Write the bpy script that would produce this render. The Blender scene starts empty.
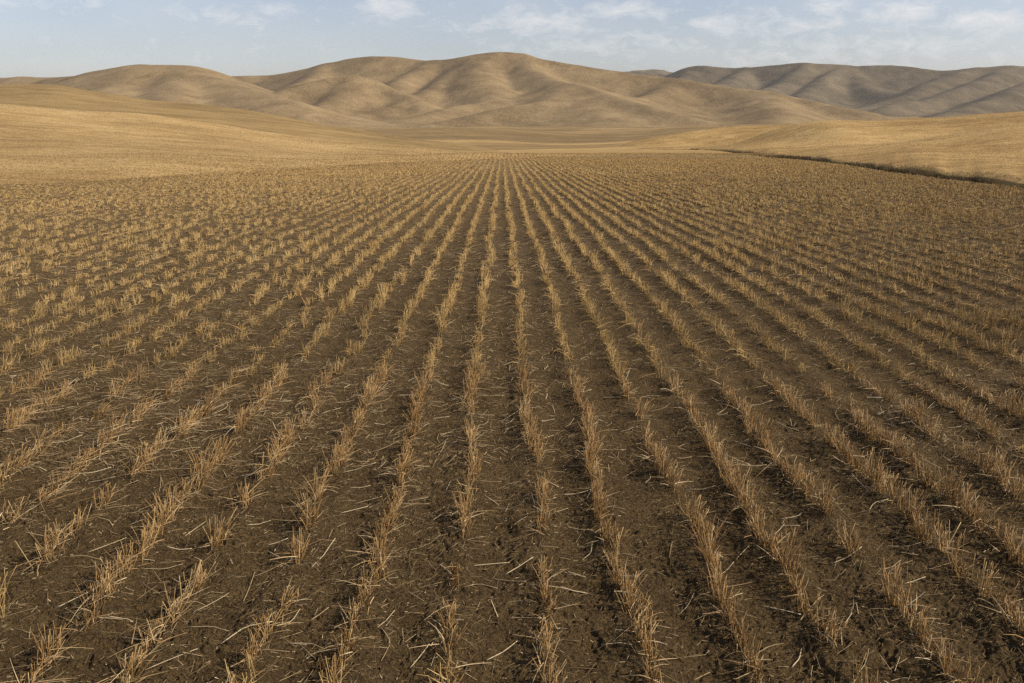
import bpy, math, random
import numpy as np
from mathutils import Matrix, Vector

random.seed(7)
RNG = np.random.default_rng(11)
scene = bpy.context.scene
COL = scene.collection

# ------------------------------------------------------------------ camera frame
W, H, F = 1024, 683, 796.0
CAMZ = 1.9
HORIZ, VPX = 100.0, 502.0
PIT = math.atan((H / 2 - HORIZ) / F)
PSI = math.atan((W / 2 - VPX) / F * math.cos(PIT))
cp, sp, cy, sy = math.cos(PIT), math.sin(PIT), math.cos(PSI), math.sin(PSI)
RIGHT = np.array([cy, -sy, 0.0])
FWD = np.array([sy * cp, cy * cp, -sp])
UP = np.array([sy * sp, cy * sp, cp])


def ray(px, py):
    u = (np.asarray(px, float) - W / 2) / F
    v = (np.asarray(py, float) - H / 2) / F
    d = FWD + u[..., None] * RIGHT - v[..., None] * UP
    return d


def qt(px, py):
    """pixel -> (X/Y ratio, drop per metre of Y)"""
    d = ray(px, py)
    return d[..., 0] / d[..., 1], -d[..., 2] / d[..., 1]


def proj(P):
    d = P - np.array([0, 0, CAMZ])
    z = d @ FWD
    return W / 2 + F * (d @ RIGHT) / z, H / 2 - F * (d @ UP) / z, z


# ------------------------------------------------------------------ noise
def _hash(ix, iy, seed):
    h = (ix.astype(np.int64) * 374761393 + iy.astype(np.int64) * 668265263 + seed * 1442695041) & 0xFFFFFFFF
    h = ((h ^ (h >> 13)) * 1274126177) & 0xFFFFFFFF
    h = ((h ^ (h >> 16)) * 2246822519) & 0xFFFFFFFF
    return ((h ^ (h >> 15)) & 0xFFFFFF) / float(0xFFFFFF)


def vnoise(x, y, seed=0):
    x0, y0 = np.floor(x), np.floor(y)
    fx, fy = x - x0, y - y0
    fx = fx * fx * fx * (fx * (fx * 6 - 15) + 10)
    fy = fy * fy * fy * (fy * (fy * 6 - 15) + 10)
    a = _hash(x0, y0, seed); b = _hash(x0 + 1, y0, seed)
    c = _hash(x0, y0 + 1, seed); d = _hash(x0 + 1, y0 + 1, seed)
    return ((a * (1 - fx) + b * fx) * (1 - fy) + (c * (1 - fx) + d * fx) * fy) * 2 - 1


def fbm(x, y, oct=4, seed=0, gain=0.5, lac=2.03):
    s = np.zeros_like(x, dtype=float); a = 1.0; n = 0.0
    c, si = math.cos(0.6), math.sin(0.6)
    for i in range(oct):
        s += a * vnoise(x, y, seed + i * 17); n += a
        a *= gain
        x, y = (x * c - y * si) * lac + 13.7, (x * si + y * c) * lac - 7.3
    return s / n


# ------------------------------------------------------------------ mesh helpers
def make_mesh(name, V, quads=None, tris=None, tint=None, smooth=False):
    me = bpy.data.meshes.new(name)
    V = np.ascontiguousarray(V, dtype=np.float32)
    me.vertices.add(len(V)); me.vertices.foreach_set("co", V.ravel())
    parts, tot = [], []
    if quads is not None and len(quads):
        parts.append(np.asarray(quads, np.int32).ravel()); tot.append(np.full(len(quads), 4, np.int32))
    if tris is not None and len(tris):
        parts.append(np.asarray(tris, np.int32).ravel()); tot.append(np.full(len(tris), 3, np.int32))
    L = np.concatenate(parts); T = np.concatenate(tot)
    me.loops.add(len(L)); me.loops.foreach_set("vertex_index", L)
    me.polygons.add(len(T))
    st = np.zeros(len(T), np.int32); st[1:] = np.cumsum(T)[:-1]
    me.polygons.foreach_set("loop_start", st)
    if smooth:
        me.polygons.foreach_set("use_smooth", np.ones(len(T), bool))
    if tint is not None:
        at = me.attributes.new("tint", 'FLOAT', 'POINT')
        at.data.foreach_set("value", np.ascontiguousarray(tint, np.float32))
    me.update(calc_edges=True)
    me.validate()
    return me


def link(name, me, mat, parent=None, loc=(0, 0, 0)):
    o = bpy.data.objects.new(name, me)
    COL.objects.link(o)
    o.location = loc
    if mat is not None:
        me.materials.append(mat)
    if parent is not None:
        o.parent = parent
    return o


def tag(o, label=None, cat=None, group=None, kind=None):
    if label: o["label"] = label
    if cat: o["category"] = cat
    if group: o["group"] = group
    if kind: o["kind"] = kind
    return o


def grid_quads(nr, nc):
    i = np.arange(nr - 1)[:, None] * nc + np.arange(nc - 1)[None, :]
    return np.stack([i, i + 1, i + nc + 1, i + nc], -1).reshape(-1, 4)


def sheet(name, X, Y, Z, mat, smooth=True):
    nr, nc = X.shape
    V = np.stack([X, Y, Z], -1).reshape(-1, 3)
    return link(name, make_mesh(name, V, grid_quads(nr, nc), smooth=smooth), mat)


def pchip(xk, yk, x):
    """monotone cubic, xk (n,), yk (n,) -> at x"""
    xk = np.asarray(xk, float); yk = np.asarray(yk, float)
    h = np.diff(xk); dl = np.diff(yk) / h
    m = np.zeros_like(yk)
    m[0], m[-1] = dl[0], dl[-1]
    for i in range(1, len(xk) - 1):
        if dl[i - 1] * dl[i] > 0:
            w1 = 2 * h[i] + h[i - 1]; w2 = h[i] + 2 * h[i - 1]
            m[i] = (w1 + w2) / (w1 / dl[i - 1] + w2 / dl[i])
    xc = np.clip(x, xk[0], xk[-1])
    j = np.clip(np.searchsorted(xk, xc) - 1, 0, len(h) - 1)
    t = (xc - xk[j]) / h[j]
    return ((2 * t**3 - 3 * t**2 + 1) * yk[j] + (t**3 - 2 * t**2 + t) * h[j] * m[j]
            + (-2 * t**3 + 3 * t**2) * yk[j + 1] + (t**3 - t**2) * h[j] * m[j + 1])


def line(pts):
    """[(px,py,D)] -> functions of q"""
    a = np.array(pts, float)
    q, t = qt(a[:, 0], a[:, 1])
    o = np.argsort(q)
    q, t, D = q[o], t[o], a[o, 2]
    return (lambda x: pchip(q, t, x)), (lambda x: pchip(q, D, x))


# ------------------------------------------------------------------ field surface
ROW_D = 103.5 / F * (CAMZ / (((683 - H / 2) / F) * cp + sp))      # row spacing in metres
_q0, _t0 = qt(np.array(549.0), np.array(683.0))
ROW_X0 = float(_q0 * CAMZ / _t0)                                   # X of the centre row


def row_x(k, y):
    """centre line of row k at distance y (drill rows wander a little)"""
    k = np.asarray(k, float)
    return ROW_X0 + ROW_D * k + 0.034 * vnoise(y * 0.55 + k * 7.13, k * 3.7, 5) + 0.018 * vnoise(y * 2.3, k * 5.1, 6)


def field_base(X, Y):
    s = (Y - 7.0) / 3.0
    soft = 3.0 * np.where(s > 20, s, np.log1p(np.exp(np.minimum(s, 20))))
    z = -0.048 * soft + 0.138 * 0.0
    z = z + 0.10 * fbm(X * 0.045, Y * 0.045, 2, 31) * np.clip((Y - 6) / 30, 0, 1)
    far = np.clip((Y - 84) / 12, 0, None)
    wr = np.clip((X / np.maximum(Y, 1) - 0.10) / 0.08, 0, 1)
    return z - 0.25 * far ** 2 * (1 - wr) ** 2


def field_z(X, Y):
    z = field_base(X, Y)
    k = (X - ROW_X0) / ROW_D
    fade = np.exp(-np.maximum(Y - 4, 0) / 25.0)
    z = z + (0.012 * np.cos(2 * math.pi * k)) * (0.35 + 0.65 * fade)
    z = z + 0.022 * fbm(X * 4.3, Y * 4.3, 3, 41) * (0.3 + 0.7 * fade)
    near = np.exp(-np.maximum(Y - 3, 0) / 12.0)
    wx, wy = X + 0.02 * vnoise(X * 17, Y * 17, 52), Y + 0.02 * vnoise(X * 17, Y * 17, 53)
    cl = np.abs(vnoise(wx * 11, wy * 11, 51))
    z = z + 0.010 * (cl - 0.25) * near
    near2 = np.exp(-np.maximum(Y - 2, 0) / 8.0)
    cl2 = np.abs(vnoise(wx * 27, wy * 27, 61)) + 0.55 * np.abs(vnoise(wx * 58 + 3, wy * 58, 62))
    z = z + 0.011 * (cl2 - 0.4) * near2 * (0.45 + 0.9 * np.clip(0.5 + vnoise(X * 3.1, Y * 3.1, 63), 0, 1))
    near3 = np.exp(-np.maximum(Y - 3, 0) / 5.0)
    cr = np.abs(vnoise(wx * 72, wy * 72, 65)) + 0.6 * np.abs(vnoise(wx * 131 + 9, wy * 131, 66))
    z = z + 0.0085 * (cr - 0.4) * near3 + 0.006 * fbm(wx * 46, wy * 46, 2, 64, 0.7) * near3
    return z


# ------------------------------------------------------------------ materials
def nmat(name):
    m = bpy.data.materials.new(name); m.use_nodes = True
    nt = m.node_tree; nt.nodes.clear()
    out = nt.nodes.new('ShaderNodeOutputMaterial')
    b = nt.nodes.new('ShaderNodeBsdfPrincipled')
    nt.links.new(b.outputs[0], out.inputs[0])
    b.inputs['Roughness'].default_value = 0.9
    b.inputs['Specular IOR Level'].default_value = 0.15
    return m, nt, b


def N(nt, t, **kw):
    n = nt.nodes.new(t)
    for k, v in kw.items():
        setattr(n, k, v)
    return n


def noise(nt, vec, scale, detail=4, rough=0.55, dist=0.0):
    n = N(nt, 'ShaderNodeTexNoise')
    n.inputs['Scale'].default_value = scale
    n.inputs['Detail'].default_value = detail
    n.inputs['Roughness'].default_value = rough
    n.inputs['Distortion'].default_value = dist
    nt.links.new(vec, n.inputs['Vector'])
    return n.outputs['Fac']


def mapping(nt, scale=(1, 1, 1), rot=0.0):
    tc = N(nt, 'ShaderNodeTexCoord')
    mp = N(nt, 'ShaderNodeMapping')
    mp.inputs['Scale'].default_value = scale
    mp.inputs['Rotation'].default_value = (0, 0, rot)
    nt.links.new(tc.outputs['Object'], mp.inputs['Vector'])
    return mp.outputs['Vector']


def ramp(nt, fac, stops):
    r = N(nt, 'ShaderNodeValToRGB')
    e = r.color_ramp.elements
    while len(e) < len(stops): e.new(0.5)
    for el, (p, c) in zip(e, stops):
        el.position = p
        el.color = (c[0], c[1], c[2], 1) if hasattr(c, '__len__') else (c, c, c, 1)
    nt.links.new(fac, r.inputs['Fac'])
    return r.outputs['Color']


def mixc(nt, fac, a, b, mode='MIX'):
    m = N(nt, 'ShaderNodeMix', data_type='RGBA', blend_type=mode)
    for i, v in ((0, fac), (6, a), (7, b)):
        if hasattr(v, 'default_value') or hasattr(v, 'is_linked'):
            nt.links.new(v, m.inputs[i])
        elif i == 0:
            m.inputs[0].default_value = v
        else:
            m.inputs[i].default_value = (v[0], v[1], v[2], 1)
    return m.outputs[2]


def bump(nt, bsdf, h, strength, dist):
    b = N(nt, 'ShaderNodeBump')
    b.inputs['Strength'].default_value = strength
    b.inputs['Distance'].default_value = dist
    nt.links.new(h, b.inputs['Height'])
    nt.links.new(b.outputs[0], bsdf.inputs['Normal'])


def math_n(nt, op, a, b):
    m = N(nt, 'ShaderNodeMath', operation=op)
    for i, v in ((0, a), (1, b)):
        if isinstance(v, (int, float)): m.inputs[i].default_value = v
        else: nt.links.new(v, m.inputs[i])
    return m.outputs[0]


def mat_soil():
    m, nt, b = nmat('dark_soil')
    v = mapping(nt)
    c1 = ramp(nt, noise(nt, v, 9, 6, 0.65), [(0.30, (0.080, 0.050, 0.021)), (0.55, (0.126, 0.082, 0.035)), (0.75, (0.182, 0.122, 0.055))])
    c1 = mixc(nt, 0.75, c1, ramp(nt, noise(nt, v, 75, 5, 0.7), [(0.36, (0.45, 0.43, 0.40)), (0.5, (1.0, 1.0, 1.0)), (0.64, (2.1, 2.0, 1.8))]), 'MULTIPLY')
    c1 = mixc(nt, ramp(nt, noise(nt, v, 130, 3, 0.6), [(0.60, 0.0), (0.68, 0.8)]), c1, (0.21, 0.155, 0.085))
    # chaff and broken straw trodden into the surface
    vs = mapping(nt, (60, 150, 60), 0.5)
    ch = ramp(nt, noise(nt, vs, 1.0, 3, 0.6, 0.6), [(0.56, 0.0), (0.66, 1.0)])
    vs2 = mapping(nt, (140, 55, 60), -0.3)
    ch2 = ramp(nt, noise(nt, vs2, 1.0, 3, 0.6, 0.6), [(0.58, 0.0), (0.68, 1.0)])
    chm = math_n(nt, 'MAXIMUM', ch, ch2)
    pat = ramp(nt, noise(nt, v, 1.7, 3, 0.6), [(0.35, 0.45), (0.65, 1.0)])
    c = mixc(nt, math_n(nt, 'MULTIPLY', chm, pat), c1, (0.25, 0.170, 0.085))
    # further out the litter closes over the soil
    g = N(nt, 'ShaderNodeNewGeometry'); sx = N(nt, 'ShaderNodeSeparateXYZ')
    nt.links.new(g.outputs['Position'], sx.inputs[0])
    mr = N(nt, 'ShaderNodeMapRange'); mr.inputs[1].default_value = 6; mr.inputs[2].default_value = 50
    mr.inputs[3].default_value = 0.0; mr.inputs[4].default_value = 0.95
    nt.links.new(math_n(nt, 'ADD', sx.outputs['Y'], math_n(nt, 'MULTIPLY', math_n(nt, 'MAXIMUM', math_n(nt, 'SUBTRACT', -2.5, sx.outputs['X']), -10.0), 2.3)), mr.inputs[0])
    big = ramp(nt, noise(nt, mapping(nt, (1, 0.5, 1)), 0.5, 5, 0.6), [(0.3, 0.5), (0.7, 1.0)])
    c = mixc(nt, math_n(nt, 'MULTIPLY', mr.outputs[0], big), c, (0.335, 0.228, 0.105))
    nt.links.new(c, b.inputs['Base Color'])
    hsum = math_n(nt, 'ADD', noise(nt, v, 55, 8, 0.7), math_n(nt, 'MULTIPLY', noise(nt, v, 190, 4, 0.6), 0.4))
    hsum = math_n(nt, 'ADD', hsum, math_n(nt, 'MULTIPLY', chm, 0.12))
    bump(nt, b, hsum, 1.0, 0.075)
    b.inputs['Roughness'].default_value = 1.0
    return m


def mat_grass(name, lo, mid, hi, s_fine, s_mid, s_big, bstr, bdist, stretch=(1, 1, 1), rot=0.0):
    m, nt, b = nmat(name)
    v = mapping(nt, stretch, rot); v0 = mapping(nt)
    n1 = noise(nt, v, s_fine, 6, 0.7)
    n2 = noise(nt, v, s_mid, 5, 0.6, 0.4)
    n3 = noise(nt, v0, s_big, 4, 0.55, 0.8)
    c = ramp(nt, math_n(nt, 'ADD', math_n(nt, 'MULTIPLY', n1, 0.35), math_n(nt, 'ADD', math_n(nt, 'MULTIPLY', n2, 0.35), math_n(nt, 'MULTIPLY', n3, 0.30))),
             [(0.40, lo), (0.5, mid), (0.60, hi)])
    nt.links.new(c, b.inputs['Base Color'])
    h = math_n(nt, 'ADD', math_n(nt, 'MULTIPLY', n1, 0.5), n2)
    bump(nt, b, h, bstr, bdist)
    b.inputs['Roughness'].default_value = 1.0
    b.inputs['Specular IOR Level'].default_value = 0.05
    return m


def mat_straw(name, stops, rough=0.6, trans=0.0):
    m, nt, b = nmat(name)
    at = N(nt, 'ShaderNodeAttribute', attribute_name='tint')
    c = ramp(nt, at.outputs['Fac'], stops)
    v = mapping(nt)
    c = mixc(nt, 0.35, c, ramp(nt, noise(nt, v, 60, 3, 0.6), [(0.3, 0.35), (0.7, 1.0)]), 'MULTIPLY')
    nt.links.new(c, b.inputs['Base Color'])
    b.inputs['Roughness'].default_value = rough
    b.inputs['Specular IOR Level'].default_value = 0.25
    return m


M_SOIL = mat_soil()
STALK = [(0.0, (0.150, 0.078, 0.026)), (0.35, (0.275, 0.155, 0.052)), (0.7, (0.385, 0.235, 0.088)), (1.0, (0.52, 0.365, 0.175))]
LEAF = [(0.0, (0.24, 0.145, 0.06)), (0.4, (0.38, 0.25, 0.115)), (0.75, (0.52, 0.38, 0.20)), (1.0, (0.66, 0.54, 0.36))]
LITT = [(0.0, (0.11, 0.075, 0.040)), (0.5, (0.24, 0.165, 0.085)), (0.8, (0.40, 0.29, 0.16)), (1.0, (0.62, 0.50, 0.32))]
M_STALK = mat_straw('straw_stalk', STALK)
M_STALKFAR = mat_straw('straw_stalk_field', [(0.0, (0.160, 0.092, 0.030)), (0.35, (0.295, 0.180, 0.060)), (0.7, (0.41, 0.268, 0.102)), (1.0, (0.55, 0.395, 0.185))], 0.9)
M_LEAF = mat_straw('dry_leaf', LEAF)
M_LITTER = mat_straw('straw_litter', LITT, 0.95)
[n_ for n_ in M_LITTER.node_tree.nodes if n_.type == 'BSDF_PRINCIPLED'][0].inputs['Specular IOR Level'].default_value = 0.08
M_NEARGRASS = mat_grass('golden_dry_grass', (0.240, 0.150, 0.064), (0.375, 0.250, 0.108), (0.48, 0.335, 0.158),
                        2.2, 0.35, 0.03, 0.9, 0.35, (0.55, 1.5, 1), -0.25)
M_NEARGRASS_R = mat_grass('golden_dry_grass_bank', (0.225, 0.138, 0.054), (0.365, 0.238, 0.096), (0.47, 0.322, 0.142),
                          2.2, 0.35, 0.03, 0.9, 0.35, (0.6, 1.4, 1), 0.5)
M_SHOULDER = mat_grass('shoulder_grass', (0.165, 0.108, 0.046), (0.252, 0.170, 0.074), (0.33, 0.228, 0.103),
                       0.9, 0.12, 0.02, 0.7, 0.5, (0.5, 1.5, 1), -0.2)
M_VALLEY = mat_grass('valley_grass', (0.17, 0.118, 0.058), (0.25, 0.175, 0.085), (0.35, 0.25, 0.12),
                     0.6, 0.06, 0.012, 0.5, 0.6, (0.35, 1.3, 1), 0.15)
M_HILL = mat_grass('hill_grass', (0.150, 0.105, 0.055), (0.228, 0.162, 0.086), (0.305, 0.220, 0.118),
                   0.45, 0.05, 0.010, 0.5, 1.2)
M_HILL2 = mat_grass('far_hill_grass', (0.092, 0.072, 0.046), (0.136, 0.107, 0.068), (0.195, 0.152, 0.096),
                    0.30, 0.03, 0.007, 0.5, 1.5)  # darker vegetation than the massif, with cloud shade put into the colour
M_GRASS = mat_straw('grass_blade', [(0.0, (0.22, 0.145, 0.065)), (0.5, (0.37, 0.26, 0.12)), (1.0, (0.50, 0.37, 0.19))])

# ------------------------------------------------------------------ ground structures
# base terrain reaching past the horizon
nt_ = M_VALLEY.node_tree
bs_ = [n_ for n_ in nt_.nodes if n_.type == 'BSDF_PRINCIPLED'][0]
old_ = bs_.inputs['Base Color'].links[0].from_socket
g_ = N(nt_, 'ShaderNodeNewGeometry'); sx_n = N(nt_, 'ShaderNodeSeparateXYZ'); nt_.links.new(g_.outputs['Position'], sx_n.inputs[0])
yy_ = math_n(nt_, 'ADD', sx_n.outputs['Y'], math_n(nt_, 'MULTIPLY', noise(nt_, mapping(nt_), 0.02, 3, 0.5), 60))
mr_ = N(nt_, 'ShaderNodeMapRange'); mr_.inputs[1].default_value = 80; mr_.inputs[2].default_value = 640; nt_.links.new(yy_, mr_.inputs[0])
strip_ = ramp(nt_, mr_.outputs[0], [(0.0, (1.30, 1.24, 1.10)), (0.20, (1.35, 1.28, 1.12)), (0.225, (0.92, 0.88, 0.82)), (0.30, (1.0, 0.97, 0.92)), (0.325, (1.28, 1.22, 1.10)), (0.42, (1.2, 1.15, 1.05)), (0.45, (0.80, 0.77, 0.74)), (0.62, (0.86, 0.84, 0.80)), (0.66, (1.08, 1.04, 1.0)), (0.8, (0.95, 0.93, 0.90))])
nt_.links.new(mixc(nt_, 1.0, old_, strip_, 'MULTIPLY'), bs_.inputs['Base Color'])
n = 60
a = np.sign(np.linspace(-1, 1, n)) * np.abs(np.linspace(-1, 1, n)) ** 3 * 2250
GX, GY = np.meshgrid(a, a)
GZ = np.where(GY < 60, -3.0, -24.0) + 0 * GX
GZ = -3.0 - 23.0 * np.clip((GY - 0) / 400, 0, 1)
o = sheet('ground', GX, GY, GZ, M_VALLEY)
tag(o, 'dry grassland floor reaching to the horizon under the hills', 'ground', kind='structure')

# the stubble field
nc = 1400
q = np.linspace(-1.05, 1.05, nc)
yv = np.concatenate([np.exp(np.linspace(math.log(1.35), math.log(8.5), 1080))[:-1], np.exp(np.linspace(math.log(8.5), math.log(165.0), 460))])
nr = len(yv)
X = q[None, :] * (yv[:, None] + 0.9); Y = np.repeat(yv[:, None], nc, 1)
o = sheet('field', X, Y, field_z(X, Y), M_SOIL)
tag(o, 'dark crumbly soil of the harvested field running away to the hills', 'field', kind='structure')
# ground around and behind the viewer, a little coarser
xs = np.linspace(-12, 12, 160); ys = np.linspace(-8, 1.6, 70)
X, Y = np.meshgrid(xs, ys)
o = sheet('field_ground', X, Y, field_z(X, Y) - 0.03, M_SOIL)
tag(o, 'dark soil of the field just in front of the camera', 'field', kind='structure')


def loft(name, mat, stations, q0, q1, nc, nr, amp=0.0, freq=0.1, seed=0, extra=None):
    """stations: list of [(px,py,D)] lines or ('z', fD, fZ) from near to far"""
    q = np.linspace(q0, q1, nc)
    Ds, Zs = [], []
    for s in stations:
        if callable(s):
            D, Z = s(q, Ds, Zs)
        else:
            ft, fD = line(s)
            D = fD(q); Z = CAMZ - ft(q) * D
        Ds.append(D); Zs.append(Z)
    Ds = np.array(Ds); Zs = np.array(Zs)
    for i in range(1, len(Ds)):
        Ds[i] = np.maximum(Ds[i], Ds[i - 1] + 0.05)
    s = np.linspace(0, 1, nr)
    X = np.zeros((nr, nc)); Y = np.zeros((nr, nc)); Z = np.zeros((nr, nc))
    ks = np.linspace(0, 1, len(Ds))
    for j in range(nc):
        yy = np.interp(s, ks, Ds[:, j])
        Y[:, j] = yy; X[:, j] = q[j] * yy
        Z[:, j] = pchip(Ds[:, j], Zs[:, j], yy)
    if amp:
        Z += amp * fbm(X * freq, Y * freq, 4, seed) * np.minimum(1, np.linspace(0, 6, nr))[:, None]
    if extra is not None:
        Z = extra(X, Y, Z, s)
    return name, X, Y, Z, mat


def hit_field(pts):
    """pixel line -> stations lying on the field surface (solve along the ray), clipped in distance"""
    out = []
    for px, py in pts:
        qq, tt = qt(np.array(float(px)), np.array(float(py)))
        Ys = np.linspace(2, 92 if px < 600 else 150, 1800)
        g = field_base(qq * Ys, Ys) - (CAMZ - tt * Ys)
        i = np.argmax(g > 0) if np.any(g > 0) else len(Ys) - 1
        out.append((px, py, float(Ys[i])))
    return out


def below(dz, dD):
    return lambda q, Ds, Zs: (Ds[-1] + dD, Zs[-1] - dz)


# --- left golden slope (near)
edgeL = hit_field([(-700, 225), (-300, 205), (0, 188), (120, 181), (240, 172), (340, 166), (420, 162), (490, 158.5), (530, 158)])
qe = np.array([qt(np.array(float(p[0])), np.array(float(p[1])))[0] for p in edgeL]); De = np.array([p[2] for p in edgeL])


def edge_start(q, Ds, Zs):
    D = np.interp(q, qe, De) - 4.0
    return D, field_base(q * D, D) - 0.25


def edge_on(q, Ds, Zs):
    D = np.interp(q, qe, De)
    return D, field_base(q * D, D) + 0.03


A_mid = [(-700, 175, 45), (-300, 160, 55), (0, 143, 62), (150, 143, 72), (256, 147, 84), (340, 153, 92), (420, 155, 98), (480, 156, 102), (540, 157.5, 104)]
A_crest = [(-700, 96, 100), (-300, 97, 108), (-60, 100, 112), (0, 103, 114), (50, 107.5, 115), (87, 111, 116), (150, 116, 118), (200, 122.5, 120),
           (250, 130, 120), (287, 136, 120), (337, 142, 119), (400, 147.5, 118), (456, 152, 117), (500, 155.5, 116), (540, 158, 116)]
LA = loft('grass_slope', M_NEARGRASS, [edge_start, edge_on, A_mid, A_crest, below(1.5, 22), below(7, 40)], *[qt(np.array(float(p)), np.array(130.0))[0] for p in (-600, 536)],
          520, 300, 0.35, 0.06, 71)
sheet_A = sheet(*LA[:4], LA[4]); tag(sheet_A, 'golden dry grass slope rising at the left beside the field', 'slope', kind='structure')

# --- second left hill behind it
B0 = [(-700, 104, 122), (0, 112, 126), (200, 130, 128), (337, 148, 126), (456, 157, 124), (560, 162, 122)]
Bm = [(-700, 92, 170), (0, 96.5, 170), (100, 104, 168), (200, 115, 165), (300, 129, 158), (400, 144.5, 150), (480, 151, 140), (560, 157, 136)]
B1 = [(-700, 84, 240), (-200, 84, 240), (0, 84.5, 236), (50, 85.5, 234), (100, 93, 228), (150, 99.5, 222), (190, 103, 216), (262, 112, 206), (312, 121.5, 200),
      (350, 127.5, 195), (387, 135, 188), (430, 141.5, 180), (462, 146, 172), (512, 153, 160), (560, 158, 150)]
LB = loft('hill', M_SHOULDER, [B0, Bm, B1, below(3, 40), below(14, 90)], *[qt(np.array(float(p)), np.array(130.0))[0] for p in (-600, 556)],
          420, 220, 0.6, 0.035, 81)
tag(sheet(*LB[:4], LB[4]), 'low tan hill shoulder showing just behind the left golden slope', 'hill', kind='structure')

# --- right golden slope with its dark bank
bank = hit_field([(600, 153.5), (640, 151.2), (690, 150.8), (730, 153.2), (768, 157), (836, 163.5), (893, 172), (943, 178.5), (1018, 187), (1100, 196), (1300, 215), (1700, 240)])
qb = np.array([qt(np.array(float(p[0])), np.array(float(p[1])))[0] for p in bank]); Db = np.array([p[2] for p in bank])
Db = np.minimum(Db, 138)


def bank_on(dD, dz, wob):
    def f(q, Ds, Zs):
        D0 = np.interp(q, qb, Db) + 0.22 * vnoise(q * 60, q * 0 + 3, 9) * wob
        D = D0 + dD * (1 + D0 / 40)
        fade = np.clip((q - qt(np.array(610.0), np.array(150.0))[0]) / 0.06, 0, 1)
        return D, field_base(q * D0, D0) + dz * fade * (1 + 0.35 * vnoise(q * 45, q * 0, 12))
    return f


R_mid = [(560, 159, 150), (600, 156, 151), (640, 148.5, 152), (700, 145, 154), (768, 143, 122), (843, 142, 92), (898, 143, 80), (943, 146, 70), (1024, 150, 58), (1300, 152, 50), (1700, 160, 46)]
R_up = [(560, 159, 166), (600, 154, 166), (640, 143.5, 168), (700, 138, 168), (768, 134, 148), (843, 131, 118), (898, 131, 108), (943, 131, 98), (1024, 128, 88), (1300, 124, 80), (1700, 120, 76)]
R_crest = [(560, 159, 186), (600, 150, 188), (655, 137.2, 190), (705, 131, 190), (740, 127.5, 186), (768, 126, 180), (843, 123, 160), (898, 121.3, 150), (943, 119.5, 142), (980, 115, 136),
           (1024, 110.5, 130), (1100, 104, 126), (1300, 96, 120), (1700, 92, 116)]


def r_extra(X, Y, Z, s):
    w = (np.clip((s - 0.4) / 0.2, 0, 1) * np.clip((0.78 - s) / 0.14, 0.12, 1))[:, None]
    return Z + 1.35 * w * np.sin((X * 0.5 - Y * 0.9) * 0.12 + 1.2 * fbm(X * 0.03, Y * 0.03, 2, 3)) * np.clip((X - 18) / 25, 0, 1)


LR = loft('grass_bank', M_NEARGRASS_R, [bank_on(-1.5, -0.3, 0), bank_on(0.0, 0.0, 1), bank_on(0.12, 0.20, 1), bank_on(0.7, 0.27, 1), R_mid, R_up, R_crest, below(1.5, 25), below(9, 60)],
          *[qt(np.array(float(p)), np.array(130.0))[0] for p in (580, 1680)], 560, 420, 0.25, 0.08, 91, r_extra)
tag(sheet(*LR[:4], LR[4]), 'golden grass slope at the right ending in a dark low bank along the field', 'slope', kind='structure')

# --- valley floor
V0 = [(-900, 160.5, 84), (300, 160.5, 84), (700, 160.5, 84), (2000, 160.5, 84)]
V1 = [(-900, 157.3, 96), (480, 157.3, 96), (560, 157, 97), (700, 157, 98), (2000, 157.3, 96)]
V2 = [(-900, 152, 150), (480, 152.5, 150), (560, 151, 150), (640, 148, 152), (800, 150, 150), (2000, 152, 150)]
V2b = [(-900, 150.5, 185), (400, 150.5, 185), (520, 149, 188), (600, 147.5, 190), (700, 149, 190), (2000, 150, 190)]
V3 = [(-900, 145, 240), (380, 143, 245), (480, 142.5, 245), (560, 145, 245), (660, 143, 245), (2000, 143, 240)]
V3b = [(-900, 139, 300), (380, 139.5, 300), (480, 141, 300), (560, 142.5, 300), (660, 139, 300), (2000, 140, 300)]
V4 = [(-900, 135, 360), (380, 131, 365), (460, 128.7, 370), (540, 133, 370), (620, 136, 360), (700, 130, 360), (2000, 132, 360)]
V5 = [(-900, 128, 520), (400, 129, 520), (540, 129, 520), (700, 126, 520), (2000, 126, 520)]
V6 = [(-900, 122, 700), (2000, 122, 700)]
V7 = [(-900, 113, 1300), (2000, 113, 1300)]
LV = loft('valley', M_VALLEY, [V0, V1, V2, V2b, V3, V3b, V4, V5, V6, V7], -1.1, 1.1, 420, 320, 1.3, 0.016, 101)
tag(sheet(*LV[:4], LV[4]), 'tan valley floor between the field and the big hills', 'valley', kind='structure')


# ------------------------------------------------------------------ hills from ridge networks
def ridge_pts(pts, step=6.0):
    a = np.array(pts, float)
    d = ray(a[:, 0], a[:, 1])
    P = d * (a[:, 2] / d[:, 1])[:, None] + np.array([0, 0, CAMZ])
    # Catmull-Rom
    Q = np.vstack([2 * P[0] - P[1], P, 2 * P[-1] - P[-2]])
    out = []
    for i in range(1, len(Q) - 2):
        n = max(2, int(np.linalg.norm(Q[i + 1] - Q[i]) / step))
        t = np.linspace(0, 1, n, endpoint=False)[:, None]
        out.append(0.5 * (2 * Q[i] + (Q[i + 1] - Q[i - 1]) * t + (2 * Q[i - 1] - 5 * Q[i] + 4 * Q[i + 1] - Q[i + 2]) * t**2
                          + (-Q[i - 1] + 3 * Q[i] - 3 * Q[i + 1] + Q[i + 2]) * t**3))
    out.append(Q[-2][None])
    return np.vstack(out)


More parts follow.
